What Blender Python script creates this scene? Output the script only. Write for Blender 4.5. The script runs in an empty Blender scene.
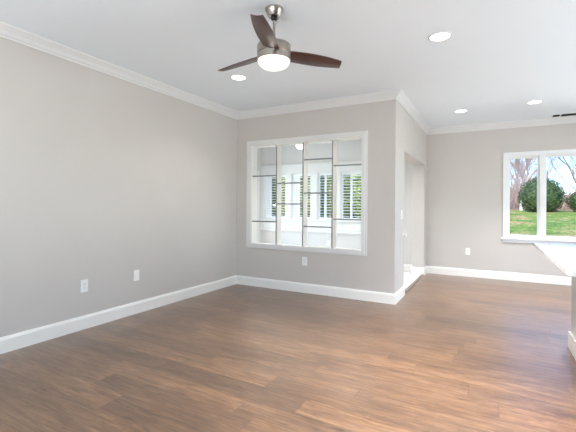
import bpy, bmesh, math, random
from mathutils import Vector, Matrix, noise
random.seed(7)
S = bpy.context.scene
C = S.collection
PI = math.pi

# ------------------------------------------------------------------ camera
YAW, ROLL, EYE = 0.4991, 0.0078, 1.25
cam = bpy.data.cameras.new('camera')
cam.sensor_width = 36.0
cam.lens = 371.83 / 576 * 36.0
cam.shift_y = -9.57 / 576
cam.clip_end = 400
cam_ob = bpy.data.objects.new('camera', cam)
C.objects.link(cam_ob)
cam_ob.matrix_world = Matrix.Translation((0, 0, EYE)) @ Matrix.Rotation(YAW, 4, 'Z') @ \
    Matrix.Rotation(PI / 2, 4, 'X') @ Matrix.Rotation(ROLL, 4, 'Z')
S.camera = cam_ob

# ------------------------------------------------------------------ sky, sun, exposure
W = bpy.data.worlds.new('sky')
S.world = W
W.use_nodes = True
nt = W.node_tree
nt.nodes.clear()
sky = nt.nodes.new('ShaderNodeTexSky')
sky.sky_type = 'NISHITA'
sky.sun_disc = False
sky.sun_elevation = math.radians(42)
sky.sun_rotation = math.radians(200)
sky.air_density = 1.0
sky.dust_density = 0.0
sky.ozone_density = 4.0
bg = nt.nodes.new('ShaderNodeBackground')
bg.inputs['Strength'].default_value = 0.37
wo = nt.nodes.new('ShaderNodeOutputWorld')
tint = nt.nodes.new('ShaderNodeMix')
tint.data_type = 'RGBA'
tint.blend_type = 'MULTIPLY'
tint.inputs[0].default_value = 1.0
tint.inputs[7].default_value = (0.72, 0.87, 1.06, 1)
nt.links.new(sky.outputs[0], tint.inputs[6])
nt.links.new(tint.outputs[2], bg.inputs[0])
nt.links.new(bg.outputs[0], wo.inputs[0])

SUN_STRENGTH = 6.6
sun = bpy.data.lights.new('sun', 'SUN')
sun.energy = SUN_STRENGTH
sun.angle = math.radians(2)
sun.color = (1, 0.95, 0.87)
sun_ob = bpy.data.objects.new('sun', sun)
C.objects.link(sun_ob)
sun_ob.rotation_euler = (math.radians(48), 0, math.radians(-20))

# area lamps added at unseen windows, aimed and sized to fill the rooms
def window_fill(name, loc, size, direction, power, color=(0.86, 0.94, 1.0)):
    l = bpy.data.lights.new(name, 'AREA')
    l.shape = 'RECTANGLE'
    l.size, l.size_y = size
    l.energy = power
    l.color = color
    o = bpy.data.objects.new(name, l)
    C.objects.link(o)
    o.location = loc
    o.rotation_euler = Vector(direction).to_track_quat('-Z', 'Y').to_euler()
    return o
XE, YR, YF = 4.2, -2.6, 7.512            # right wall, rear wall, far wall
window_fill('window_daylight', (XE + 0.10, 6.15, 1.42), (1.9, 1.5), (-1, 0, 0.3), 8)
window_fill('window_daylight', (XE + 0.10, 3.9, 1.42), (1.9, 1.5), (-1, 0, 0.4), 118)
window_fill('window_daylight', (-1.0, YR - 0.10, 1.25), (3.0, 2.0), (0, 1, 8), 330)  # added fill, turned almost straight up to brighten the ceiling
window_fill('window_daylight', (2.55, YF + 0.10, 1.25), (2.1, 1.9), (0, -1, 0.0), 50, (0.93, 0.96, 1.0))  # added fill for sheen and light on the kitchen floor
window_fill('window_daylight', (-4.83 - 0.10, 6.35, 1.25), (1.5, 1.5), (1, 0, 0.2), 24)

S.view_settings.view_transform = 'Standard'
S.view_settings.look = 'None'
S.view_settings.gamma = 1
S.view_settings.use_curve_mapping = False
S.view_settings.exposure = 0.30
S.cycles.max_bounces = 10
S.cycles.diffuse_bounces = 6
S.cycles.transparent_max_bounces = 16
S.cycles.use_denoising = True

# ------------------------------------------------------------------ helpers
def srgb(r, g, b):
    f = lambda c: (c / 255 / 12.92) if c / 255 <= 0.04045 else ((c / 255 + 0.055) / 1.055) ** 2.4
    return (f(r), f(g), f(b), 1)

MATS = {}
def mat(name, col, rough=0.5, metal=0.0, var=0.0, vscale=8.0, bump=0.0, bscale=200.0, emit=None, spec=None):
    m = bpy.data.materials.new(name)
    m.use_nodes = True
    n, l = m.node_tree.nodes, m.node_tree.links
    p = n['Principled BSDF']
    p.inputs['Base Color'].default_value = col
    p.inputs['Roughness'].default_value = rough
    p.inputs['Metallic'].default_value = metal
    if spec is not None:
        p.inputs['Specular IOR Level'].default_value = spec
    tc = n.new('ShaderNodeTexCoord')
    if var:
        t = n.new('ShaderNodeTexNoise')
        t.inputs['Scale'].default_value = vscale
        t.inputs['Detail'].default_value = 4
        l.new(tc.outputs['Object'], t.inputs['Vector'])
        r = n.new('ShaderNodeValToRGB')
        r.color_ramp.elements[0].position = 0.3
        r.color_ramp.elements[1].position = 0.7
        r.color_ramp.elements[0].color = [c * (1 - var) for c in col[:3]] + [1]
        r.color_ramp.elements[1].color = [min(1, c * (1 + var)) for c in col[:3]] + [1]
        l.new(t.outputs['Fac'], r.inputs[0])
        l.new(r.outputs[0], p.inputs['Base Color'])
    if bump:
        t = n.new('ShaderNodeTexNoise')
        t.inputs['Scale'].default_value = bscale
        l.new(tc.outputs['Object'], t.inputs['Vector'])
        b = n.new('ShaderNodeBump')
        b.inputs['Strength'].default_value = bump
        b.inputs['Distance'].default_value = 0.002
        l.new(t.outputs['Fac'], b.inputs['Height'])
        l.new(b.outputs[0], p.inputs['Normal'])
    if emit:
        p.inputs['Emission Color'].default_value = emit[0]
        p.inputs['Emission Strength'].default_value = emit[1]
    MATS[name] = m
    return m

WALL = mat('wall_paint', srgb(201, 195, 189), 0.6, var=0.012, vscale=3, bump=0.05, bscale=300)
SUNWALL = mat('sunroom_paint', srgb(214, 210, 206), 0.6, var=0.01, vscale=3)
CEIL = mat('ceiling_paint', srgb(239, 246, 252), 0.8, var=0.006, vscale=2)
TRIM = mat('white_trim', srgb(242, 239, 233), 0.35, var=0.004)
CROWNPAINT = mat('crown_paint', srgb(222, 222, 221), 0.45, var=0.004)
FRAME = mat('white_window_frame', srgb(224, 223, 221), 0.35, var=0.004)
VINYL = mat('white_vinyl', srgb(234, 234, 234), 0.3, var=0.004)
CAME = mat('grey_metal_bar', srgb(128, 128, 128), 0.4, metal=0.4, var=0.03)
NICKEL = mat('brushed_nickel', srgb(176, 168, 160), 0.28, metal=1.0, var=0.05, vscale=40)
DARKMETAL = mat('dark_metal', srgb(50, 48, 47), 0.4, metal=0.8, var=0.05)
PLASTIC = mat('white_plastic', srgb(240, 238, 234), 0.35, var=0.004)
SLOT = mat('dark_slot', srgb(60, 58, 56), 0.6, var=0.02)
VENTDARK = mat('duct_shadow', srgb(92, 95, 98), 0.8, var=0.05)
LENS = mat('lit_lens', srgb(255, 255, 255), 0.4, emit=((1, 0.98, 0.95, 1), 5.0))
DOME = mat('lit_glass_dome', srgb(255, 250, 240), 0.3, emit=((1, 0.89, 0.77, 1), 1.05))
DOMEW = mat('lit_frosted_dome', srgb(255, 255, 255), 0.3, emit=((1, 1, 1, 1), 2.0))
CAB = mat('light_grey_cabinet', srgb(206, 206, 204), 0.4, var=0.006)
LOUVER = mat('shutter_white', srgb(238, 240, 244), 0.4, var=0.006)
STEEL = mat('threshold_wood', srgb(122, 110, 100), 0.4, var=0.1, vscale=20)
SIDING = mat('exterior_siding', srgb(200, 196, 188), 0.7, var=0.03)

def glass_mat():
    m = bpy.data.materials.new('clear_glass')
    m.use_nodes = True
    n, l = m.node_tree.nodes, m.node_tree.links
    n.clear()
    o = n.new('ShaderNodeOutputMaterial')
    mx = n.new('ShaderNodeMixShader')
    t = n.new('ShaderNodeBsdfTransparent')
    t.inputs[0].default_value = (0.97, 0.98, 0.975, 1)
    g = n.new('ShaderNodeBsdfGlossy')
    g.inputs['Roughness'].default_value = 0.02
    fr = n.new('ShaderNodeFresnel')
    fr.inputs[0].default_value = 1.14
    l.new(fr.outputs[0], mx.inputs[0])
    l.new(t.outputs[0], mx.inputs[1])
    l.new(g.outputs[0], mx.inputs[2])
    l.new(mx.outputs[0], o.inputs[0])
    return m
GLASS = glass_mat()

class N:
    """tiny node-graph helper"""
    def __init__(s, name):
        s.m = bpy.data.materials.new(name)
        s.m.use_nodes = True
        s.n, s.l = s.m.node_tree.nodes, s.m.node_tree.links
        s.p = s.n['Principled BSDF']
    def math(s, op, a, b=None, c=None):
        q = s.n.new('ShaderNodeMath')
        q.operation = op
        for i, v in enumerate((a, b, c)):
            if v is None:
                continue
            if isinstance(v, (int, float)):
                q.inputs[i].default_value = v
            else:
                s.l.new(v, q.inputs[i])
        return q.outputs[0]
    def comb(s, x, y, z):
        q = s.n.new('ShaderNodeCombineXYZ')
        for i, v in enumerate((x, y, z)):
            if isinstance(v, (int, float)):
                q.inputs[i].default_value = v
            else:
                s.l.new(v, q.inputs[i])
        return q.outputs[0]
    def noise(s, vec, scale, detail=4, rough=0.55, dist=0.0):
        q = s.n.new('ShaderNodeTexNoise')
        q.inputs['Scale'].default_value = scale
        q.inputs['Detail'].default_value = detail
        q.inputs['Roughness'].default_value = rough
        q.inputs['Distortion'].default_value = dist
        s.l.new(vec, q.inputs['Vector'])
        return q.outputs['Fac']
    def white(s, vec):
        q = s.n.new('ShaderNodeTexWhiteNoise')
        q.noise_dimensions = '3D'
        s.l.new(vec, q.inputs['Vector'])
        return q.outputs['Value']
    def ramp(s, fac, stops):
        q = s.n.new('ShaderNodeValToRGB')
        e = q.color_ramp.elements
        while len(e) < len(stops):
            e.new(0.5)
        for el, (pos, col) in zip(e, stops):
            el.position = pos
            el.color = col
        s.l.new(fac, q.inputs[0])
        return q.outputs[0]
    def mix(s, fac, a, b, mode='MIX'):
        q = s.n.new('ShaderNodeMix')
        q.data_type = 'RGBA'
        q.blend_type = mode
        for i, v in ((0, fac), (6, a), (7, b)):
            if isinstance(v, (int, float)):
                q.inputs[i].default_value = v
            elif isinstance(v, tuple):
                q.inputs[i].default_value = v
            else:
                s.l.new(v, q.inputs[i])
        return q.outputs[2]
    def bump(s, h, strength, dist):
        q = s.n.new('ShaderNodeBump')
        q.inputs['Strength'].default_value = strength
        q.inputs['Distance'].default_value = dist
        s.l.new(h, q.inputs['Height'])
        s.l.new(q.outputs[0], s.p.inputs['Normal'])
    def xyz(s):
        tc = s.n.new('ShaderNodeTexCoord')
        q = s.n.new('ShaderNodeSeparateXYZ')
        s.l.new(tc.outputs['Object'], q.inputs[0])
        return tc.outputs['Object'], q.outputs

def plank_floor():
    k = N('wood_planks')
    v, (x, y, z) = k.xyz()
    PW, PL = 0.182, 1.22
    ry = k.math('DIVIDE', y, PW)
    row = k.math('FLOOR', ry)
    fy = k.math('FRACT', ry)
    off = k.math('MULTIPLY', k.white(k.comb(row, 3.7, 1.1)), 1.0)
    rx = k.math('ADD', k.math('DIVIDE', x, PL), off)
    col = k.math('FLOOR', rx)
    fx = k.math('FRACT', rx)
    pid = k.white(k.comb(row, col, 5.3))
    pid2 = k.white(k.comb(col, row, 9.1))
    # grain, stretched along the plank and shifted from plank to plank
    gx = k.math('ADD', k.math('MULTIPLY', x, 1.0), k.math('MULTIPLY', pid, 37.0))
    gv = k.comb(gx, k.math('MULTIPLY', y, 9.0), k.math('MULTIPLY', pid2, 20.0))
    g1 = k.noise(gv, 3.2, 6, 0.62, 0.6)
    gv2 = k.comb(k.math('MULTIPLY', gx, 1.0), k.math('MULTIPLY', y, 28.0), pid)
    g2 = k.noise(gv2, 6.0, 5, 0.6, 0.2)
    base = k.ramp(g1, [(0.22, srgb(80, 53, 33)), (0.42, srgb(117, 86, 60)), (0.58, srgb(138, 105, 76)), (0.8, srgb(166, 136, 108))])
    fine = k.ramp(g2, [(0.32, (0.58, 0.55, 0.52, 1)), (0.62, (1.12, 1.10, 1.07, 1))])
    c = k.mix(1.0, base, fine, 'MULTIPLY')
    g3 = k.noise(k.comb(k.math('MULTIPLY', gx, 1.7), k.math('MULTIPLY', y, 13.0), pid2), 3.5, 3, 0.7, 0.8)
    c = k.mix(1.0, c, k.ramp(g3, [(0.30, (0.46, 0.42, 0.39, 1)), (0.43, (1, 1, 1, 1))]), 'MULTIPLY')
    tone = k.ramp(pid, [(0.0, srgb(200, 194, 192)), (0.5, srgb(232, 228, 226)), (1.0, srgb(255, 250, 244))])
    c = k.mix(1.0, c, tone, 'MULTIPLY')
    ey = k.math('MINIMUM', fy, k.math('SUBTRACT', 1.0, fy))
    ex = k.math('MINIMUM', fx, k.math('SUBTRACT', 1.0, fx))
    gap = k.math('MAXIMUM', k.math('LESS_THAN', ey, 0.009), k.math('LESS_THAN', ex, 0.0016))
    c = k.mix(k.math('MULTIPLY', gap, 0.55), c, srgb(52, 36, 28))
    k.l.new(c, k.p.inputs['Base Color'])
    r = k.math('ADD', k.math('MULTIPLY', g2, 0.16), 0.30)
    k.l.new(r, k.p.inputs['Roughness'])
    hgt = k.math('SUBTRACT', k.math('MULTIPLY', g2, 0.3), gap)
    k.p.inputs['Coat Weight'].default_value = 1.0
    k.p.inputs['Specular IOR Level'].default_value = 0.2
    k.p.inputs['Coat Roughness'].default_value = 0.37
    k.p.inputs['Coat IOR'].default_value = 1.75
    k.bump(hgt, 0.25, 0.0015)
    return k.m
PLANKS = plank_floor()

def tile_floor():
    k = N('white_floor_tile')
    v, (x, y, z) = k.xyz()
    fx = k.math('FRACT', k.math('DIVIDE', x, 0.6))
    fy = k.math('FRACT', k.math('DIVIDE', y, 0.3))
    g = k.math('MAXIMUM', k.math('LESS_THAN', fx, 0.008), k.math('LESS_THAN', fy, 0.016))
    vein = k.noise(v, 2.2, 8, 0.6, 1.5)
    c = k.ramp(vein, [(0.35, srgb(238, 238, 236)), (0.5, srgb(222, 222, 220)), (0.55, srgb(240, 240, 238))])
    c = k.mix(g, c, srgb(205, 204, 200))
    k.l.new(c, k.p.inputs['Base Color'])
    k.p.inputs['Roughness'].default_value = 0.2
    return k.m
TILE = tile_floor()

def marble():
    k = N('white_marble')
    v, (x, y, z) = k.xyz()
    a = k.noise(v, 2.6, 10, 0.62, 2.2)
    b = k.noise(v, 9.0, 6, 0.6, 1.0)
    vein = k.ramp(k.math('ABSOLUTE', k.math('SUBTRACT', a, 0.5)), [(0.0, srgb(150, 150, 151)), (0.018, srgb(196, 196, 196)), (0.06, srgb(212, 212, 211))])
    blot = k.ramp(b, [(0.35, srgb(240, 240, 240)), (0.6, srgb(255, 255, 255))])
    c = k.mix(1.0, vein, blot, 'MULTIPLY')
    k.l.new(c, k.p.inputs['Base Color'])
    k.p.inputs['Roughness'].default_value = 0.32
    return k.m
MARBLE = marble()

def walnut():
    k = N('dark_walnut_blade')
    v, (x, y, z) = k.xyz()
    g = k.noise(k.comb(k.math('MULTIPLY', x, 2.0), k.math('MULTIPLY', y, 22.0), z), 4.0, 6, 0.6, 0.5)
    c = k.ramp(g, [(0.3, srgb(46, 26, 22)), (0.7, srgb(92, 56, 46))])
    k.l.new(c, k.p.inputs['Base Color'])
    k.p.inputs['Roughness'].default_value = 0.33
    k.p.inputs['Coat Weight'].default_value = 0.3
    k.p.inputs['Coat Roughness'].default_value = 0.25
    return k.m
WALNUT = walnut()

def lawn_mat():
    k = N('lawn_grass')
    v, (x, y, z) = k.xyz()
    a = k.noise(v, 0.9, 6, 0.65, 0.6)
    b = k.noise(k.comb(x, k.math('MULTIPLY', y, 0.5), z), 9.0, 6, 0.7)
    c = k.ramp(a, [(0.32, srgb(80, 112, 34)), (0.48, srgb(112, 140, 54)), (0.62, srgb(176, 152, 108))])
    d = k.ramp(b, [(0.35, (0.4, 0.42, 0.38, 1)), (0.62, (1.25, 1.25, 1.2, 1))])
    c = k.mix(1.0, c, d, 'MULTIPLY')
    k.l.new(c, k.p.inputs['Base Color'])
    k.p.inputs['Roughness'].default_value = 0.9
    k.bump(b, 0.6, 0.08)
    return k.m
LAWN = lawn_mat()

def leaf_mat(name, c1, c2, c3):
    k = N(name)
    v, (x, y, z) = k.xyz()
    a = k.noise(v, 5.0, 4, 0.6)
    b = k.white(k.comb(k.math('FLOOR', k.math('MULTIPLY', x, 14)), k.math('FLOOR', k.math('MULTIPLY', y, 14)), k.math('FLOOR', k.math('MULTIPLY', z, 14))))
    f = k.math('ADD', k.math('MULTIPLY', a, 0.6), k.math('MULTIPLY', b, 0.4))
    c = k.ramp(f, [(0.25, c1), (0.5, c2), (0.78, c3)])
    k.l.new(c, k.p.inputs['Base Color'])
    k.p.inputs['Roughness'].default_value = 0.6
    return k.m
BOXGREEN = leaf_mat('dark_shrub_leaves', srgb(30, 48, 20), srgb(54, 76, 34), srgb(104, 120, 64))
HOLLY = leaf_mat('evergreen_leaves', srgb(52, 74, 36), srgb(120, 136, 70), srgb(206, 204, 130))
MULCH = mat('mulch_bed', srgb(150, 112, 92), 0.95, var=0.35, vscale=6, bump=0.6, bscale=12)
BARK = mat('grey_bark', srgb(120, 104, 96), 0.9, var=0.25, vscale=9)
REDBARK = mat('red_brown_twigs', srgb(172, 146, 138), 0.9, var=0.2, vscale=7)
BIRCH = mat('pale_birch_bark', srgb(226, 218, 208), 0.8, var=0.18, vscale=5)

# ---- mesh building
def link(name, bm, m, parent=None, smooth=False, recalc=True):
    me = bpy.data.meshes.new(name)
    if recalc:
        bmesh.ops.recalc_face_normals(bm, faces=bm.faces)
    bm.to_mesh(me)
    bm.free()
    me.materials.append(m)
    if smooth:
        for p in me.polygons:
            p.use_smooth = True
    o = bpy.data.objects.new(name, me)
    C.objects.link(o)
    if parent is not None:
        o.parent = parent
    return o
def add_box(bm, lo, hi, bevel=0.0):
    x0, y0, z0 = lo
    x1, y1, z1 = hi
    vs = [bm.verts.new(p) for p in ((x0,y0,z0),(x1,y0,z0),(x1,y1,z0),(x0,y1,z0),(x0,y0,z1),(x1,y0,z1),(x1,y1,z1),(x0,y1,z1))]
    fs = [bm.faces.new([vs[i] for i in q]) for q in ((3,2,1,0),(4,5,6,7),(0,1,5,4),(1,2,6,5),(2,3,7,6),(3,0,4,7))]
    if bevel:
        es = list({e for f in fs for e in f.edges})
        bmesh.ops.bevel(bm, geom=es, offset=bevel, segments=2, affect='EDGES', profile=0.5)
def box(name, lo, hi, m, parent=None, bevel=0.0):
    bm = bmesh.new()
    add_box(bm, lo, hi, bevel)
    return link(name, bm, m, parent)
def add_lathe(bm, prof, seg=40, loc=(0, 0, 0)):
    rings = []
    for r, z in prof:
        if r < 1e-6:
            rings.append([bm.verts.new((loc[0], loc[1], loc[2] + z))])
        else:
            rings.append([bm.verts.new((loc[0] + r * math.cos(2*PI*i/seg), loc[1] + r * math.sin(2*PI*i/seg), loc[2] + z)) for i in range(seg)])
    for a, b in zip(rings, rings[1:]):
        for i in range(seg):
            j = (i + 1) % seg
            if len(a) == 1 and len(b) == 1:
                continue
            if len(a) == 1:
                bm.faces.new((a[0], b[j], b[i]))
            elif len(b) == 1:
                bm.faces.new((a[i], a[j], b[0]))
            else:
                bm.faces.new((a[i], a[j], b[j], b[i]))
def lathe(name, prof, m, parent=None, seg=40, loc=(0, 0, 0), smooth=True):
    bm = bmesh.new()
    add_lathe(bm, prof, seg, loc)
    o = link(name, bm, m, parent, smooth)
    if smooth:
        o.data.set_sharp_from_angle(angle=math.radians(35))
    return o
def add_tube(bm, p0, p1, r0, r1, seg=5):
    p0, p1 = Vector(p0), Vector(p1)
    d = (p1 - p0)
    if d.length < 1e-6:
        return
    d.normalize()
    u = d.orthogonal().normalized()
    v = d.cross(u)
    A = [bm.verts.new(p0 + r0 * (math.cos(2*PI*i/seg) * u + math.sin(2*PI*i/seg) * v)) for i in range(seg)]
    B = [bm.verts.new(p1 + r1 * (math.cos(2*PI*i/seg) * u + math.sin(2*PI*i/seg) * v)) for i in range(seg)]
    for i in range(seg):
        j = (i + 1) % seg
        bm.faces.new((A[i], A[j], B[j], B[i]))
def thing(name, label, cat, loc=(0, 0, 0), rz=0.0, group=None):
    o = bpy.data.objects.new(name, None)
    C.objects.link(o)
    o.location = loc
    o.rotation_euler = (0, 0, rz)
    return tag(o, label, cat, group)
def tag(o, label, cat, group=None, kind=None):
    o['label'] = label
    o['category'] = cat
    if group:
        o['group'] = group
    if kind:
        o['kind'] = kind
    return o
def struct(o, label=None):
    o['kind'] = 'structure'
    if label:
        o['label'] = label
    return o
def sempty(name, label=None):
    o = bpy.data.objects.new(name, None)
    C.objects.link(o)
    return struct(o, label)

# ------------------------------------------------------------------ the rooms
XL, YB, XD = -3.59, 4.863, -1.081          # left wall, back wall, side wall (room faces)
H = 2.74
XS = -4.83                                       # sunroom left wall
XJ = XD - 0.206                                  # sunroom face of the side wall
YBS = YB + 0.13                                  # sunroom face of the back wall
DY0, DY1, DZ = 5.44, 7.25, 2.05                  # doorway

def wall(name, axis, c0, c1, u0, u1, z0, z1, holes, m, label):
    """slab between c0 and c1 on one axis, u along the other, with rectangular holes"""
    us = sorted({u0, u1, *[h[0] for h in holes], *[h[1] for h in holes]})
    zs = sorted({z0, z1, *[h[2] for h in holes], *[h[3] for h in holes]})
    def solid(i, k):
        if not (0 <= i < len(us) - 1 and 0 <= k < len(zs) - 1):
            return False
        uc, zc = (us[i] + us[i+1]) / 2, (zs[k] + zs[k+1]) / 2
        return not any(h[0] < uc < h[1] and h[2] < zc < h[3] for h in holes)
    bm = bmesh.new()
    vd = {}
    def V(c, u, z):
        p = (c, u, z) if axis == 'x' else (u, c, z)
        if p not in vd:
            vd[p] = bm.verts.new(p)
        return vd[p]
    for i in range(len(us) - 1):
        for k in range(len(zs) - 1):
            if not solid(i, k):
                continue
            a, b, p, q = us[i], us[i+1], zs[k], zs[k+1]
            for c in (c0, c1):
                bm.faces.new((V(c,a,p), V(c,b,p), V(c,b,q), V(c,a,q)))
            if not solid(i-1, k): bm.faces.new((V(c0,a,p), V(c1,a,p), V(c1,a,q), V(c0,a,q)))
            if not solid(i+1, k): bm.faces.new((V(c0,b,p), V(c1,b,p), V(c1,b,q), V(c0,b,q)))
            if not solid(i, k-1): bm.faces.new((V(c0,a,p), V(c1,a,p), V(c1,b,p), V(c0,b,p)))
            if not solid(i, k+1): bm.faces.new((V(c0,a,q), V(c1,a,q), V(c1,b,q), V(c0,b,q)))
    return struct(link(name, bm, m), label)

# interior window opening in the back wall, kitchen window, sunroom windows
IW = (-3.305, -1.513, 0.655, 2.195)
KW = (0.235, 1.285, 0.735, 2.165)
SW = [(-4.74, -4.145), (-4.02, -3.505), (-3.365, -2.94), (-2.825, -2.32)]
SZ0, SZ1 = 0.945, 2.005
wall('wall_left', 'x', XL - 0.13, XL, YR, YBS, 0, H, [], WALL, 'warm grey painted left wall')
wall('wall_back', 'y', YB, YBS, XL, XD, 0, H, [IW], WALL, 'grey wall holding the interior window')
wall('wall_side', 'x', XJ, XD, YBS, YF, 0, H, [(DY0, DY1, 0, DZ)], WALL, 'short side wall with the open doorway')
wf = wall('wall_far', 'y', YF, YF + 0.16, XS - 0.15, XE + 0.15, 0, H, [(XJ, XJ, 0, 0), KW, (1.5, 3.6, 0.3, 2.2)] + [(a, b, SZ0, SZ1) for a, b in SW], WALL, 'far grey kitchen wall with window')
wf.data.materials.append(SUNWALL)                # the sunroom side of the far wall
for p in wf.data.polygons:
    if p.center.x < XJ:
        p.material_index = 1
wall('wall_right', 'x', XE, XE + 0.15, YR, YF, 0, H, [(5.2, 7.1, 0.67, 2.17), (2.95, 4.85, 0.67, 2.17)], WALL, 'right kitchen wall')
wall('wall_rear', 'y', YR - 0.15, YR, XL - 0.13, XE + 0.15, 0, H, [(-2.5, 0.5, 0.25, 2.25)], WALL, 'wall behind the camera')
wall('wall_sunroom', 'x', XS - 0.15, XS, YBS, YF, 0, H, [(5.6, 7.1, 0.5, 2.0)], SUNWALL, 'left wall of the sunroom')
wall('wall_sunroom_near', 'y', YB, YBS, XS - 0.15, XL - 0.13, 0, H, [], SUNWALL, 'near wall of the sunroom')
bm = bmesh.new()
add_box(bm, (XL - 0.13, YR - 0.15, -0.15), (XE + 0.15, YB, 0))
add_box(bm, (XD, YB, -0.15), (XE + 0.15, YF + 0.16, 0))
struct(link('floor', bm, PLANKS), 'brown wood plank floor')
struct(box('floor_sunroom', (XS - 0.15, YB, -0.15), (XD - 0.02, YF + 0.16, -0.001), TILE), 'white tiled sunroom floor')
struct(box('ceiling', (XS - 0.15, YR - 0.15, H), (XE + 0.15, YF + 0.16, H + 0.15), CEIL), 'white ceiling')

# skirting and crown: profiles swept round the rooms with mitred corners
def sweep(names, path, prof, m, closed=True):
    n = len(path)
    P = [Vector((x, y)) for x, y in path]
    def right(a, b):
        d = (b - a).normalized()
        return Vector((d.y, -d.x))
    def miter(i, off):
        nr = []
        if closed or i > 0: nr.append(right(P[i-1], P[i]))
        if closed or i < n - 1: nr.append(right(P[i], P[(i+1) % n]))
        if len(nr) == 1:
            return P[i] + nr[0] * off
        s = nr[0] + nr[1]
        return P[i] + s * (off / (1 + nr[0].dot(nr[1])))
    out = []
    for i, nm in enumerate(names):
        if nm is None:
            continue
        j = (i + 1) % n
        bm = bmesh.new()
        A = [bm.verts.new((*miter(i, o), z)) for o, z in prof]
        B = [bm.verts.new((*miter(j, o), z)) for o, z in prof]
        k = len(prof)
        for q in range(k):
            r = (q + 1) % k
            bm.faces.new((A[q], A[r], B[r], B[q]))
        bm.faces.new(A)
        bm.faces.new(B)
        out.append(struct(link(nm, bm, m)))
    return out
BASE = [(0, 0), (0.016, 0), (0.016, 0.112), (0.012, 0.122), (0.009, 0.134), (0, 0.136)]
loop = [(XJ, DY1), (XD, DY1), (XD, YF), (XE, YF), (XE, YR), (XL, YR), (XL, YB), (XD, YB), (XD, DY0), (XJ, DY0), (XJ, YBS), (XS, YBS), (XS, YF), (XJ, YF)]
names = ['baseboard_jamb', 'baseboard_corner', 'baseboard_far', 'baseboard_right', 'baseboard_rear', 'baseboard_left', 'baseboard_back', 'baseboard_side', 'baseboard_opening', 'baseboard_sunroom_side', 'baseboard_sunroom_near', 'baseboard_sunroom_left', 'baseboard_sunroom_far', 'baseboard_sunroom_corner']
sweep(names, loop, BASE, TRIM)
CROWN = [(0, H), (0, H - 0.100), (0.010, H - 0.100), (0.013, H - 0.086), (0.024, H - 0.076), (0.040, H - 0.050), (0.062, H - 0.026), (0.072, H - 0.016), (0.076, H - 0.012), (0.078, H)]
sweep(['trim_left', 'trim_back', 'trim_side', 'trim_far', 'trim_right', 'trim_rear'],
      [(XL, YR), (XL, YB), (XD, YB), (XD, YF), (XE, YF), (XE, YR)], CROWN, CROWNPAINT)
struct(box('trim_threshold', (XD - 0.045, DY0 + 0.016, 0), (XD + 0.004, DY1 - 0.016, 0.012), STEEL, bevel=0.004), 'dark threshold strip of the doorway')

# ---- interior window with staggered bars
w1 = sempty('window_1', 'white interior window with staggered grey bars looking into the sunroom')
def frame_ring(bm, x0, x1, z0, z1, t, y0, y1):
    """rectangular frame, outer edge x0..x1, z0..z1, board width t"""
    add_box(bm, (x0, y0, z0), (x0 + t, y1, z1))
    add_box(bm, (x1 - t, y0, z0), (x1, y1, z1))
    add_box(bm, (x0 + t, y0, z0), (x1 - t, y1, z0 + t))
    add_box(bm, (x0 + t, y0, z1 - t), (x1 - t, y1, z1))
bm = bmesh.new()
frame_ring(bm, IW[0] - 0.088, IW[1] + 0.068, IW[2] - 0.055, IW[3] + 0.075, 0.05, YB - 0.014, YB)
frame_ring(bm, IW[0] - 0.045, IW[1] + 0.035, IW[2] - 0.030, IW[3] + 0.045, 0.045, YB - 0.022, YB)
link('casing', bm, FRAME, w1)
bm = bmesh.new()
frame_ring(bm, IW[0], IW[1], IW[2], IW[3], 0.012, YB - 0.006, YBS + 0.004)
link('jamb', bm, TRIM, w1)
bm = bmesh.new()
frame_ring(bm, IW[0] - 0.06, IW[1] + 0.06, IW[2] - 0.06, IW[3] + 0.06, 0.06, YBS, YBS + 0.016)
link('rear_casing', bm, FRAME, w1)
MX = [-2.852, -2.405, -1.945]
for x in MX:
    o = box('mullion', (x - 0.010, YB + 0.006, IW[2]), (x + 0.014, YBS, IW[3]), TRIM, w1)
    box('metal_strip', (x - 0.012, YB + 0.002, IW[2] + 0.012), (x + 0.004, YB + 0.016, IW[3] - 0.012), CAME, o)
cols = [IW[0] + 0.012] + MX + [IW[1] - 0.012]
bars = [[1.718, 1.014], [1.598, 1.286], [1.930, 1.445, 0.960], [1.824, 1.077]]
for i in range(4):
    a, b = cols[i] + (0.012 if i else 0), cols[i+1] - (0.012 if i < 3 else 0)
    for z in bars[i]:
        box('muntin', (a, YB + 0.003, z - 0.009), (b, YB + 0.016, z + 0.009), CAME, w1)
    box('pane', (a - 0.002, YB + 0.020, IW[2] + 0.010), (b - 0.004, YB + 0.024, IW[3] - 0.010), GLASS, w1)

# ---- kitchen window: two sashes, mullion, sill
w2 = sempty('window_2', 'white two-sash kitchen window over the lawn')
bm = bmesh.new()
frame_ring(bm, 0.188, 1.332, 0.690, 2.215, 0.055, YF - 0.018, YF)
link('casing', bm, VINYL, w2)
bm = bmesh.new()
frame_ring(bm, KW[0], KW[1], KW[2], KW[3], 0.022, YF - 0.004, YF + 0.15)
add_box(bm, (0.726, YF - 0.012, KW[2]), (0.782, YF + 0.14, KW[3]))
link('window_frame', bm, VINYL, w2)
for a, b in ((0.257, 0.726), (0.782, 1.263)):
    bm = bmesh.new()
    frame_ring(bm, a, b, KW[2] + 0.022, KW[3] - 0.022, 0.036, YF + 0.03, YF + 0.075)
    s = link('sash', bm, VINYL, w2)
    box('pane', (a + 0.03, YF + 0.05, KW[2] + 0.05), (b - 0.03, YF + 0.055, KW[3] - 0.05), GLASS, s)
bm = bmesh.new()
add_box(bm, (0.160, YF - 0.055, 0.708), (1.360, YF + 0.03, 0.738), 0.005)
add_box(bm, (0.188, YF - 0.020, 0.655), (1.332, YF, 0.708), 0.003)
link('window_sill', bm, VINYL, w2)

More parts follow.
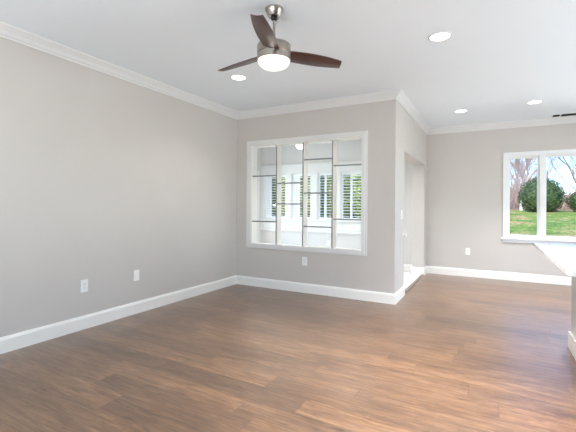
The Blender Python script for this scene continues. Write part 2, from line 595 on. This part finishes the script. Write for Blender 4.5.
# ---- sunroom windows with plantation shutters
def window_unit(i, a, b):
    w = sempty('window_%d' % (i + 3), 'white sunroom window with shutters')
    bm = bmesh.new()
    frame_ring(bm, a, b, SZ0, SZ1, 0.02, YF, YF + 0.15)
    link('window_frame', bm, FRAME, w)
    box('pane', (a + 0.02, YF + 0.10, SZ0 + 0.02), (b - 0.02, YF + 0.104, SZ1 - 0.02), GLASS, w)
for i, (a, b) in enumerate(SW):
    window_unit(i, a, b)
# white boarding round those windows
xs0, xs1 = XS, -2.205
bm = bmesh.new()
add_box(bm, (xs0, YF - 0.022, SZ1), (xs1, YF, 2.19))
add_box(bm, (xs0, YF - 0.034, 2.19), (xs1, YF, 2.212))
link_h = link('trim_header', bm, FRAME); struct(link_h, 'white header board over the sunroom windows')
bm = bmesh.new()
edges = [xs0] + [v for ab in SW for v in ab] + [xs1]
for k in range(0, len(edges), 2):
    add_box(bm, (edges[k], YF - 0.022, SZ0), (edges[k+1], YF, SZ1))
struct(link('trim_posts', bm, FRAME), 'white posts between the sunroom windows')
bm = bmesh.new()
add_box(bm, (xs0, YF - 0.018, 0.70), (xs1, YF, SZ0))
add_box(bm, (xs0, YF - 0.05, 0.925), (xs1, YF - 0.018, 0.950), 0.004)
add_box(bm, (xs0, YF - 0.038, 0.685), (xs1, YF, 0.720), 0.004)
for a, b in SW:
    frame_ring(bm, a, b, 0.745, 0.905, 0.03, YF - 0.026, YF - 0.016)
struct(link('trim_apron', bm, FRAME), 'white panelled apron under the sunroom windows')
# casing of the opening in the left sunroom wall
bm = bmesh.new()
for y0, y1, z0, z1 in ((7.1, 7.40, 0.136, 2.09), (5.42, 5.6, 0.136, 2.09), (5.6, 7.1, 2.0, 2.09), (5.6, 7.1, 0.42, 0.5)):
    add_box(bm, (XS, y0, z0), (XS + 0.02, y1, z1))
w7 = sempty('window_7', 'wide window in the left wall of the sunroom')
link('casing', bm, FRAME, w7)
box('pane', (XS - 0.06, 5.6, 0.5), (XS - 0.055, 7.1, 2.0), GLASS, w7)

def shutter(a, b, tilt, label):
    t = thing('window_shutter', label, 'shutter', ((a + b) / 2, YF + 0.045, SZ0 + 0.02), group='plantation shutters in the sunroom')
    w, hh = (b - a) / 2, SZ1 - SZ0 - 0.04
    st = 0.020
    bm = bmesh.new()
    add_box(bm, (-w, -0.012, 0), (-w + st, 0.012, hh))
    add_box(bm, (w - st, -0.012, 0), (w, 0.012, hh))
    add_box(bm, (-w + st, -0.012, 0), (w - st, 0.012, 0.05))
    add_box(bm, (-w + st, -0.012, hh - 0.05), (w - st, 0.012, hh))
    link('shutter_frame', bm, LOUVER, t)
    bm = bmesh.new()
    n = 15
    for k in range(n):
        z = 0.05 + (k + 0.5) * (hh - 0.10) / n
        R = Matrix.Rotation(tilt, 4, 'X')
        q = bmesh.new()
        add_box(q, (-w + st, -0.030, -0.004), (w - st, 0.030, 0.004), 0.003)
        bmesh.ops.transform(q, matrix=Matrix.Translation((0, 0, z)) @ R, verts=q.verts)
        me = bpy.data.meshes.new('tmp'); q.to_mesh(me); q.free(); bm.from_mesh(me); bpy.data.meshes.remove(me)
    link('louvers', bm, LOUVER, t)
    return t
R = math.radians
def shutter_pair(k, split, tilts, labels):
    a, b = SW[k][0] + 0.022, SW[k][1] - 0.022
    m = a + (b - a) * split
    shutter(a, m - 0.002, R(tilts[0]), labels[0])
    shutter(m + 0.002, b, R(tilts[1]), labels[1])
shutter_pair(0, 0.24, (-68, -9), ('narrow closed white shutter at the left end of the sunroom windows', 'open-slatted white shutter beside the left-end closed shutter'))
shutter_pair(1, 0.34, (-68, -9), ('closed white shutter in the second sunroom window from the left', 'open-slatted white shutter in the second sunroom window from the left'))
shutter_pair(2, 0.42, (-8, -8), ('left shutter leaf in the third sunroom window from the left', 'right shutter leaf in the third sunroom window from the left'))
shutter_pair(3, 0.46, (-10, -10), ('left shutter leaf in the rightmost sunroom window', 'right shutter leaf in the rightmost sunroom window'))

# unseen windows of the big room
for n_, (y0, y1) in ((8, (5.2, 7.1)), (9, (2.95, 4.85))):
    w = sempty('window_%d' % n_, 'window in the right wall')
    bm = bmesh.new()
    for q in ((y0 - 0.07, y0, 0.6, 2.24), (y1, y1 + 0.07, 0.6, 2.24), (y0, y1, 2.17, 2.24), (y0, y1, 0.6, 0.67)):
        add_box(bm, (XE - 0.018, q[0], q[2]), (XE, q[1], q[3]))
    link('casing', bm, VINYL, w)
    box('pane', (XE + 0.05, y0, 0.67), (XE + 0.055, y1, 2.17), GLASS, w)
w = sempty('window_11', 'tall window in the far wall right of the kitchen window')  # made-up window, put in to hold the far fill lamp
bm = bmesh.new()
frame_ring(bm, 1.43, 3.67, 0.23, 2.27, 0.07, YF - 0.018, YF)
link('casing', bm, VINYL, w)
box('pane', (1.5, YF + 0.05, 0.3), (3.6, YF + 0.055, 2.2), GLASS, w)
w = sempty('window_10', 'wide glass opening behind the camera')  # made-up opening, put in to hold the ceiling fill lamp
bm = bmesh.new()
frame_ring(bm, -2.57, 0.57, 0.18, 2.32, 0.07, YR, YR + 0.018)
link('casing', bm, VINYL, w)
box('pane', (-2.5, YR - 0.06, 0.25), (0.5, YR - 0.055, 2.25), GLASS, w)

# ------------------------------------------------------------------ peninsula
pen = thing('kitchen_peninsula', 'light grey peninsula base with white skirting under the marble worktop', 'cabinet', (0.638, 4.135, 0))
box('body', (0, -1.62, 0), (0.62, 0, 0.889), CAB, pen, 0.004)
bm = bmesh.new()
for q in ((-0.018, -1.64, 0, 0.0, 0.018, 0.150), (0, 0, 0, 0.62, 0.018, 0.150), (0, -1.64, 0, 0.62, -1.62, 0.150)):
    add_box(bm, (q[0], q[1], q[2]), (q[3], q[4], q[5]), 0.004)
link('kickboard', bm, TRIM, pen)
def worktop():
    bm = bmesh.new()
    x0, x1, y0, y1, r = 0.362, 1.45, 2.44, 4.36, 0.03
    pts = []
    for cx, cy, a0 in ((x1 - r, y1 - r, 0), (x0 + r, y1 - r, 90), (x0 + r, y0 + r, 180), (x1 - r, y0 + r, 270)):
        for k in range(7):
            a = math.radians(a0 + 15 * k)
            pts.append((cx + r * math.cos(a), cy + r * math.sin(a)))
    lay = []
    for z, ins in ((0.890, 0.003), (0.893, 0), (0.917, 0), (0.920, 0.003)):
        mx, my = (x0 + x1) / 2, (y0 + y1) / 2
        lay.append([bm.verts.new((p[0] - ins * (1 if p[0] > mx else -1), p[1] - ins * (1 if p[1] > my else -1), z)) for p in pts])
    n = len(pts)
    for A, B in zip(lay, lay[1:]):
        for i in range(n):
            j = (i + 1) % n
            bm.faces.new((A[i], A[j], B[j], B[i]))
    bm.faces.new(lay[0]); bm.faces.new(lay[-1])
    o = link('worktop', bm, MARBLE)
    return tag(o, 'white veined marble worktop overhanging the grey peninsula', 'worktop')
worktop()

# ------------------------------------------------------------------ ceiling fan
def blade_mesh(name, length, m, parent, pitch, ang, z, r0=0.10, wide=1.0):
    bm = bmesh.new()
    n = 22
    top, bot = [], []
    for i in range(n + 1):
        t = i / n
        x = r0 + t * (length - r0)
        # sweeping outline: one edge nearly straight, the other a long curve, tip cut off
        lead = 0.056 + 0.014 * math.sin(PI * t) - 0.016 * t ** 2
        trail = -(0.056 + 0.016 * math.sin(PI * t) - 0.010 * t ** 2)
        row = []
        for s in range(7):
            u = s / 6
            y = (trail + (lead - trail) * u) * wide
            row.append((x + 0.28 * y * t ** 8, y, -0.010 * math.sin(PI * u) * 0.6))
        top.append([bm.verts.new((p[0], p[1], p[2] + 0.003)) for p in row])
        bot.append([bm.verts.new((p[0], p[1], p[2] - 0.003)) for p in row])
    for G in (top, bot):
        for a, b in zip(G, G[1:]):
            for s in range(6):
                bm.faces.new((a[s], a[s+1], b[s+1], b[s]))
    for i in range(n):
        bm.faces.new((top[i][0], top[i+1][0], bot[i+1][0], bot[i][0]))
        bm.faces.new((top[i][6], top[i+1][6], bot[i+1][6], bot[i][6]))
    for s in range(6):
        bm.faces.new((top[0][s], top[0][s+1], bot[0][s+1], bot[0][s]))
        bm.faces.new((top[n][s], top[n][s+1], bot[n][s+1], bot[n][s]))
    o = link(name, bm, m, parent, smooth=True)
    o.data.set_sharp_from_angle(angle=math.radians(40))
    o.matrix_local = Matrix.Translation((0, 0, z)) @ Matrix.Rotation(ang, 4, 'Z') @ Matrix.Rotation(pitch, 4, 'X')
    return o
FX, FY = -1.444, 2.408
fan = thing('ceiling_fan', 'brushed nickel ceiling fan with three dark walnut blades and lit dome', 'ceiling fan', (FX, FY, H))
lathe('canopy', [(0, 0), (0.066, 0), (0.069, -0.004), (0.069, -0.014), (0.060, -0.032), (0.048, -0.058), (0.043, -0.064), (0, -0.064)], NICKEL, fan)
lathe('hanger_ball', [(0, -0.060), (0.020, -0.064), (0.026, -0.074), (0.020, -0.086), (0.011, -0.090), (0, -0.090)], DARKMETAL, fan, 24)
lathe('downrod', [(0, -0.08), (0.0105, -0.08), (0.0105, -0.28), (0, -0.28)], NICKEL, fan, 20)
lathe('motor_housing', [(0, -0.256), (0.030, -0.258), (0.036, -0.266), (0.110, -0.272), (0.124, -0.277), (0.127, -0.284), (0.127, -0.336), (0.121, -0.340), (0.118, -0.344), (0.121, -0.348), (0.127, -0.352), (0.127, -0.388), (0.124, -0.392), (0, -0.392)], NICKEL, fan, 56)
lathe('light_dome', [(0.117, -0.390), (0.120, -0.398), (0.116, -0.412), (0.104, -0.427), (0.084, -0.441), (0.056, -0.451), (0.028, -0.456), (0, -0.457)], DOME, fan, 48)
for th, nm in ((22, 0), (142, 1), (262, 2)):
    blade_mesh('blade', 0.572, WALNUT, fan, R(-15), math.radians(th) + YAW, -0.338)
# fan in the sunroom
fan2 = thing('ceiling_fan', 'white fan with a round light seen through the interior window', 'ceiling fan', (-3.10, 6.15, H))
lathe('canopy', [(0, 0), (0.07, 0), (0.065, -0.03), (0.03, -0.05), (0, -0.05)], VINYL, fan2, 28)
lathe('downrod', [(0, -0.04), (0.012, -0.04), (0.012, -0.29), (0, -0.29)], VINYL, fan2, 16)
lathe('motor_housing', [(0, -0.26), (0.05, -0.265), (0.105, -0.29), (0.11, -0.33), (0.09, -0.345), (0, -0.345)], VINYL, fan2, 32)
lathe('light_dome', [(0.082, -0.343), (0.085, -0.37), (0.07, -0.405), (0.04, -0.425), (0, -0.432)], DOMEW, fan2, 32)
for k in range(4):
    blade_mesh('blade', 0.58, VINYL, fan2, R(10), R(18 + 90 * k), -0.318, 0.09, 0.8)

# ------------------------------------------------------------------ recessed lights
def recessed(x, y, label, power=8, beam=125):
    t = thing('recessed_light', label, 'ceiling light', (x, y, H), group='recessed ceiling lights')
    lathe('trim_ring', [(0.098, 0), (0.098, -0.003), (0.092, -0.006), (0.080, -0.005), (0.078, 0), (0.098, 0)], VINYL, t, 40)
    lathe('lens', [(0.080, -0.0015), (0.06, -0.0035), (0, -0.0045)], LENS, t, 36)
    l = bpy.data.lights.new('lamp_glow', 'AREA')
    l.shape = 'DISK'
    l.size = 0.14
    l.spread = math.radians(beam)
    l.energy = power
    l.color = (1, 0.985, 0.965)
    o = bpy.data.objects.new('lamp_glow', l)
    C.objects.link(o)
    o.parent = t
    o.location = (0, 0, -0.008)
recessed(-0.398, 3.471, 'recessed light nearest the camera, right of the ceiling fan', 14, 90)
recessed(-2.577, 3.504, 'recessed light below the left fan blade', 5)
recessed(-0.412, 6.296, 'recessed light by the far wall, nearer the doorway wall', 6, 90)
recessed(0.529, 6.221, 'recessed light by the far wall, nearer the ceiling vent', 22, 85)
recessed(0.0, 2.35, 'recessed light in the part of the ceiling outside the photo', 54, 100)  # added can, out of view, brightens the floor at the right
recessed(-1.62, 5.75, 'recessed light in the part of the ceiling outside the photo', 8)  # added can, out of view, lights the sides of the interior window mullions
for x, y in ((-2.58, 0.9), (-0.4, 0.6), (1.6, 3.4), (3.2, 3.4), (1.6, 6.2), (3.2, 6.2), (1.6, 0.6), (3.2, 0.6), (-2.1, 6.2), (-3.9, 6.2)):
    recessed(x, y, 'recessed light in the part of the ceiling outside the photo', 10 if x < -2 and y > 5 else 1.5)  # unseen cans added as fill, stronger in the sunroom

# ------------------------------------------------------------------ ceiling register
vent = thing('ceiling_vent', 'long white ceiling vent with dark slots over the kitchen window', 'vent', (1.10, 7.29, H))
bm = bmesh.new()
L_, Wv = 0.255, 0.115
for q in ((-L_, -Wv, L_, -Wv + 0.022), (-L_, Wv - 0.022, L_, Wv), (-L_, -Wv + 0.022, -L_ + 0.022, Wv - 0.022), (L_ - 0.022, -Wv + 0.022, L_, Wv - 0.022), (-0.140, -Wv + 0.022, -0.124, Wv - 0.022)):
    add_box(bm, (q[0], q[1], -0.006), (q[2], q[3], 0))
link('vent_frame', bm, VINYL, vent)
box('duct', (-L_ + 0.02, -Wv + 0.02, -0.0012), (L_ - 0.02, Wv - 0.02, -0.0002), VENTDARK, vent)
bm = bmesh.new()
for k in range(7):
    y = -0.072 + 0.024 * k
    add_box(bm, (-L_ + 0.022, y - 0.002, -0.005), (L_ - 0.022, y + 0.002, -0.0012))
link('slats', bm, DARKMETAL, vent)

# ------------------------------------------------------------------ wall plates
def outlet(label, loc, rz, kind='outlet'):
    """built facing -Y, standing on the wall plane y = 0"""
    t = thing({'outlet': 'electrical_outlet', 'blank': 'blank_wall_plate', 'switch': 'light_switch'}[kind], label,
              {'outlet': 'outlet', 'blank': 'wall plate', 'switch': 'light switch'}[kind], loc, rz, 'white wall plates' if kind == 'outlet' else None)
    box('cover_plate', (-0.0385, -0.007, -0.0625), (0.0385, 0, 0.0625), PLASTIC, t, 0.003)
    if kind == 'outlet':
        for s in (-1, 1):
            z = s * 0.021
            bm = bmesh.new()
            add_box(bm, (-0.0165, -0.0092, z - 0.0145), (0.0165, -0.0066, z + 0.0145), 0.001)
            so = link('socket', bm, PLASTIC, t)
            bm = bmesh.new()
            add_box(bm, (-0.0085, -0.0096, z - 0.003), (-0.0060, -0.0090, z + 0.007))
            add_box(bm, (0.0060, -0.0096, z - 0.003), (0.0085, -0.0090, z + 0.006))
            add_box(bm, (-0.0022, -0.0096, z - 0.011), (0.0022, -0.0090, z - 0.007))
            link('slots', bm, SLOT, so)
        box('screw', (-0.003, -0.0082, -0.003), (0.003, -0.0066, 0.003), NICKEL, t)
    elif kind == 'switch':
        box('rocker', (-0.016, -0.011, -0.032), (0.016, -0.0065, 0.032), PLASTIC, t, 0.002)
    else:
        for s in (-1, 1):
            box('screw', (-0.003, -0.0085, s * 0.042 - 0.003), (0.003, -0.0066, s * 0.042 + 0.003), PLASTIC, t)
    return t
outlet('white outlet on the left wall, nearest the camera', (XL, 2.308, 0.435), PI / 2)
outlet('blank white wall plate on the left wall, right of the outlet', (XL, 2.936, 0.440), PI / 2, 'blank')
outlet('white outlet on the back wall under the interior window', (-2.370, YB, 0.455), 0)
outlet('white outlet on the far wall left of the kitchen window', (-0.362, YF, 0.455), 0)
outlet('white outlet in the sunroom, seen through the interior window', (-3.085, YF, 0.46), 0)
outlet('white light switch on the side wall beside the doorway', (XD, 5.245, 1.15), PI / 2, 'switch')
kn = thing('wall_knob', 'small round white knob on the side wall at the doorway edge', 'knob', (XD, 5.385, 0.862), PI / 2)
def ycyl(name, prof, m, par):
    o = lathe(name, prof, m, par, 24)
    o.rotation_euler = (PI / 2, 0, 0)
ycyl('rosette', [(0, 0), (0.030, 0), (0.030, 0.004), (0.022, 0.008), (0, 0.008)], PLASTIC, kn)
ycyl('knob_head', [(0, 0.006), (0.010, 0.006), (0.010, 0.026), (0.022, 0.034), (0.024, 0.044), (0.016, 0.052), (0, 0.054)], PLASTIC, kn)

# ------------------------------------------------------------------ outdoors
def ground_z(x, y):
    if y < 9:
        z = -0.35
    elif y < 23:
        z = -0.35 + 1.42 * (y - 9) / 14
    else:
        z = 1.07 + 0.15 * (1 - math.exp(-(y - 23) / 8))
    return z + 0.04 * noise.noise(Vector((x * 0.4, y * 0.4, 0)))
bm = bmesh.new()
gx = [-45 + 1.5 * i for i in range(61)]
gy = [YF + 0.3 + 1.2 * i for i in range(20)] + [32 + 3 * i for i in range(12)]
grid = [[bm.verts.new((x, y, ground_z(x, y))) for x in gx] for y in gy]
for a, b in zip(grid, grid[1:]):
    for i in range(len(gx) - 1):
        bm.faces.new((a[i], a[i+1], b[i+1], b[i]))
struct(link('ground', bm, LAWN, smooth=True), 'sunlit green lawn sloping up behind the house')

def leaf_cloud(bm, c, rad, n, size, seed, squash=1.0):
    rnd = random.Random(seed)
    c = Vector(c)
    for _ in range(n):
        d = Vector((rnd.gauss(0, 1), rnd.gauss(0, 1), rnd.gauss(0, 1))).normalized()
        lump = 1 + 0.08 * noise.noise(d * 2.6 + Vector((seed, 0, 0))) + 0.08 * noise.noise(d * 7 + Vector((0, seed, 0)))
        q = rnd.uniform(0.82, 1.03) * lump
        p = c + Vector((d.x * rad[0], d.y * rad[1], d.z * rad[2])) * q
        nrm = (d + Vector((rnd.uniform(-.8, .8), rnd.uniform(-.8, .8), rnd.uniform(-.3, .9)))).normalized()
        u = nrm.orthogonal().normalized()
        u = Matrix.Rotation(rnd.uniform(0, 2 * PI), 3, nrm) @ u
        v = nrm.cross(u)
        s = size * rnd.uniform(0.6, 1.3)
        vs = [bm.verts.new(p + u * s), bm.verts.new(p + v * s * 0.6), bm.verts.new(p - u * s), bm.verts.new(p - v * s * 0.6)]
        bm.faces.new(vs)
def core(bm, c, rad, seed):
    q = bmesh.new()
    bmesh.ops.create_icosphere(q, subdivisions=3, radius=1)
    for v in q.verts:
        d = v.co.normalized()
        lump = 0.86 * (1 + 0.08 * noise.noise(d * 2.6 + Vector((seed, 0, 0))))
        v.co = Vector(c) + Vector((d.x * rad[0], d.y * rad[1], d.z * rad[2])) * lump
    me = bpy.data.meshes.new('tmp'); q.to_mesh(me); q.free(); bm.from_mesh(me); bpy.data.meshes.remove(me)
def shrub(x, y, rx, rz, m, label, seed, group=None, n=2600, size=0.055, trunk=0.25, name='round_shrub', cat='shrub', zc=None):
    g = ground_z(x, y)
    t = thing(name, label, cat, (x, y, g), group=group)
    cz = rz * 0.98 if zc is None else zc
    bm = bmesh.new()
    core(bm, (0, 0, cz), (rx, rx, rz), seed)
    leaf_cloud(bm, (0, 0, cz), (rx, rx, rz), n, size, seed)
    link('foliage', bm, m, t, recalc=False)
    bm = bmesh.new()
    add_tube(bm, (0, 0, -0.1), (0, 0, max(0.3, cz - rz * 0.4)), 0.07, 0.05, 8)
    link('stem', bm, BARK, t, True)
    return t
shrub(2.33, 23.5, 1.02, 1.02, BOXGREEN, 'big round dark green shrub behind the kitchen window mullion', 3, n=6500, size=0.04, zc=0.80)
shrub(4.45, 24.0, 1.0, 0.66, BOXGREEN, 'lower dark green shrub at the right edge of the kitchen window', 11, n=4500, size=0.04, zc=0.52)

def bare_tree(x, y, height, m, label, seed, group=None, trunk_m=None, spread=0.55, r0=0.11, levels=5, thin=1.0):
    rnd = random.Random(seed)
    t = thing('bare_tree', label, 'tree', (x, y, ground_z(x, y) - 0.1), rnd.uniform(0, 6), group)
    tb, br = bmesh.new(), bmesh.new()
    def grow(p, d, ln, r, lev):
        segs = 3
        pts = [p]
        for k in range(segs):
            d2 = (d + Vector((rnd.gauss(0, .14), rnd.gauss(0, .14), rnd.gauss(0.03, .08)))).normalized()
            q = pts[-1] + d2 * (ln / segs)
            ra, rb = r * (1 - 0.13 * k), r * (1 - 0.13 * (k + 1))
            add_tube(tb if lev == 0 else br, pts[-1], q, ra, rb, 6 if lev < 2 else 3)
            pts.append(q)
            d = d2
        if lev >= levels:
            return
        nb = 5 if lev == 0 else (3 if lev < 3 else 3)
        for k in range(nb):
            at = pts[rnd.randint(1, segs)] if k else pts[-1]
            az = rnd.uniform(0, 2 * PI)
            side = Vector((math.cos(az), math.sin(az), 0))
            nd = (d * (1 - spread * 0.55) + side * spread * rnd.uniform(0.6, 1.3) + Vector((0, 0, 0.22))).normalized()
            grow(at, nd, ln * rnd.uniform(0.55, 0.78), max(r * rnd.uniform(0.42, 0.6), 0.010 * thin), lev + 1)
    grow(Vector((0, 0, 0)), Vector((rnd.uniform(-.08, .08), 0, 1)).normalized(), height * 0.36, r0, 0)
    link('trunk', tb, trunk_m or m, t, True)
    link('branches', br, m, t, True)
    return t
bare_tree(1.62, 26.5, 7.0, REDBARK, 'pale-trunked bare birch left of the big round shrub', 21, trunk_m=BIRCH, r0=0.11)
wood = 'bare trees beyond the lawn'
for i, (k, y, hh) in enumerate(((0.022, 29, 6.0), (0.046, 33, 6.0), (0.078, 31, 5.2), (0.012, 37, 7), (0.058, 40, 6.8), (0.090, 37, 6.0))):
    bare_tree(k * y, y, hh, REDBARK, 'reddish bare tree in the thicket beyond the lawn, left kitchen pane', 40 + i, wood, r0=0.05, levels=6, thin=0.6)
for i, (k, y, hh) in enumerate(((0.182, 31, 9), (0.125, 43, 6.5), (0.160, 40, 6.5), (0.215, 38, 8))):
    bare_tree(k * y, y, hh, BARK, 'grey bare tree against the sky, right kitchen pane', 60 + i, wood, r0=0.07, levels=5, thin=0.6)
# brush at the foot of the wood
bm = bmesh.new()
rnd = random.Random(5)
for _ in range(2900):
    y = rnd.uniform(27, 40)
    k = rnd.uniform(0.0, 0.24)
    p = Vector((k * y, y, ground_z(k * y, y)))
    d = Vector((rnd.gauss(0, .3), rnd.gauss(0, .3), 1)).normalized()
    hh = rnd.uniform(0.6, 3.2 if k < 0.1 else 1.7)
    add_tube(bm, p, p + d * hh, 0.017, 0.006, 3)
tag(link('brushwood', bm, REDBARK), 'reddish brushwood along the top of the lawn', 'brush', kind='stuff')

# greenery outside the sunroom
bm = bmesh.new()
mx = [-16 + 0.6 * i for i in range(26)]
my = [13.2 + 0.5 * i for i in range(8)]
grid = [[bm.verts.new((x, y, ground_z(x, y) + 0.05)) for x in mx] for y in my]
for a, b in zip(grid, grid[1:]):
    for i in range(len(mx) - 1):
        bm.faces.new((a[i], a[i+1], b[i+1], b[i]))
tag(link('mulch_bed', bm, MULCH, smooth=True), 'brown mulch bed under the evergreens outside the sunroom', 'mulch', kind='stuff')
hedge = 'evergreens outside the sunroom'
for i, (x, y, rx, rz) in enumerate(((-10.3, 15.0, 0.98, 2.3), (-8.5, 15.9, 0.90, 2.8), (-7.1, 15.0, 0.72, 2.3), (-5.75, 15.4, 0.72, 2.7), (-4.45, 15.0, 0.70, 2.4), (-3.1, 15.2, 0.70, 2.2), (-12.3, 16.2, 1.1, 2.6), (-12.2, 19.4, 1.4, 3.2), (-9.5, 18.6, 1.35, 3.2), (-7.6, 18.6, 0.9, 3.1), (-6.0, 18.2, 1.0, 3.0), (-4.1, 18.2, 1.0, 3.0))):
    shrub(x, y, rx, rz, HOLLY, 'yellow-green evergreen tree seen through the sunroom shutters', 80 + i, hedge, 2600, 0.085, name='evergreen_tree', cat='tree')
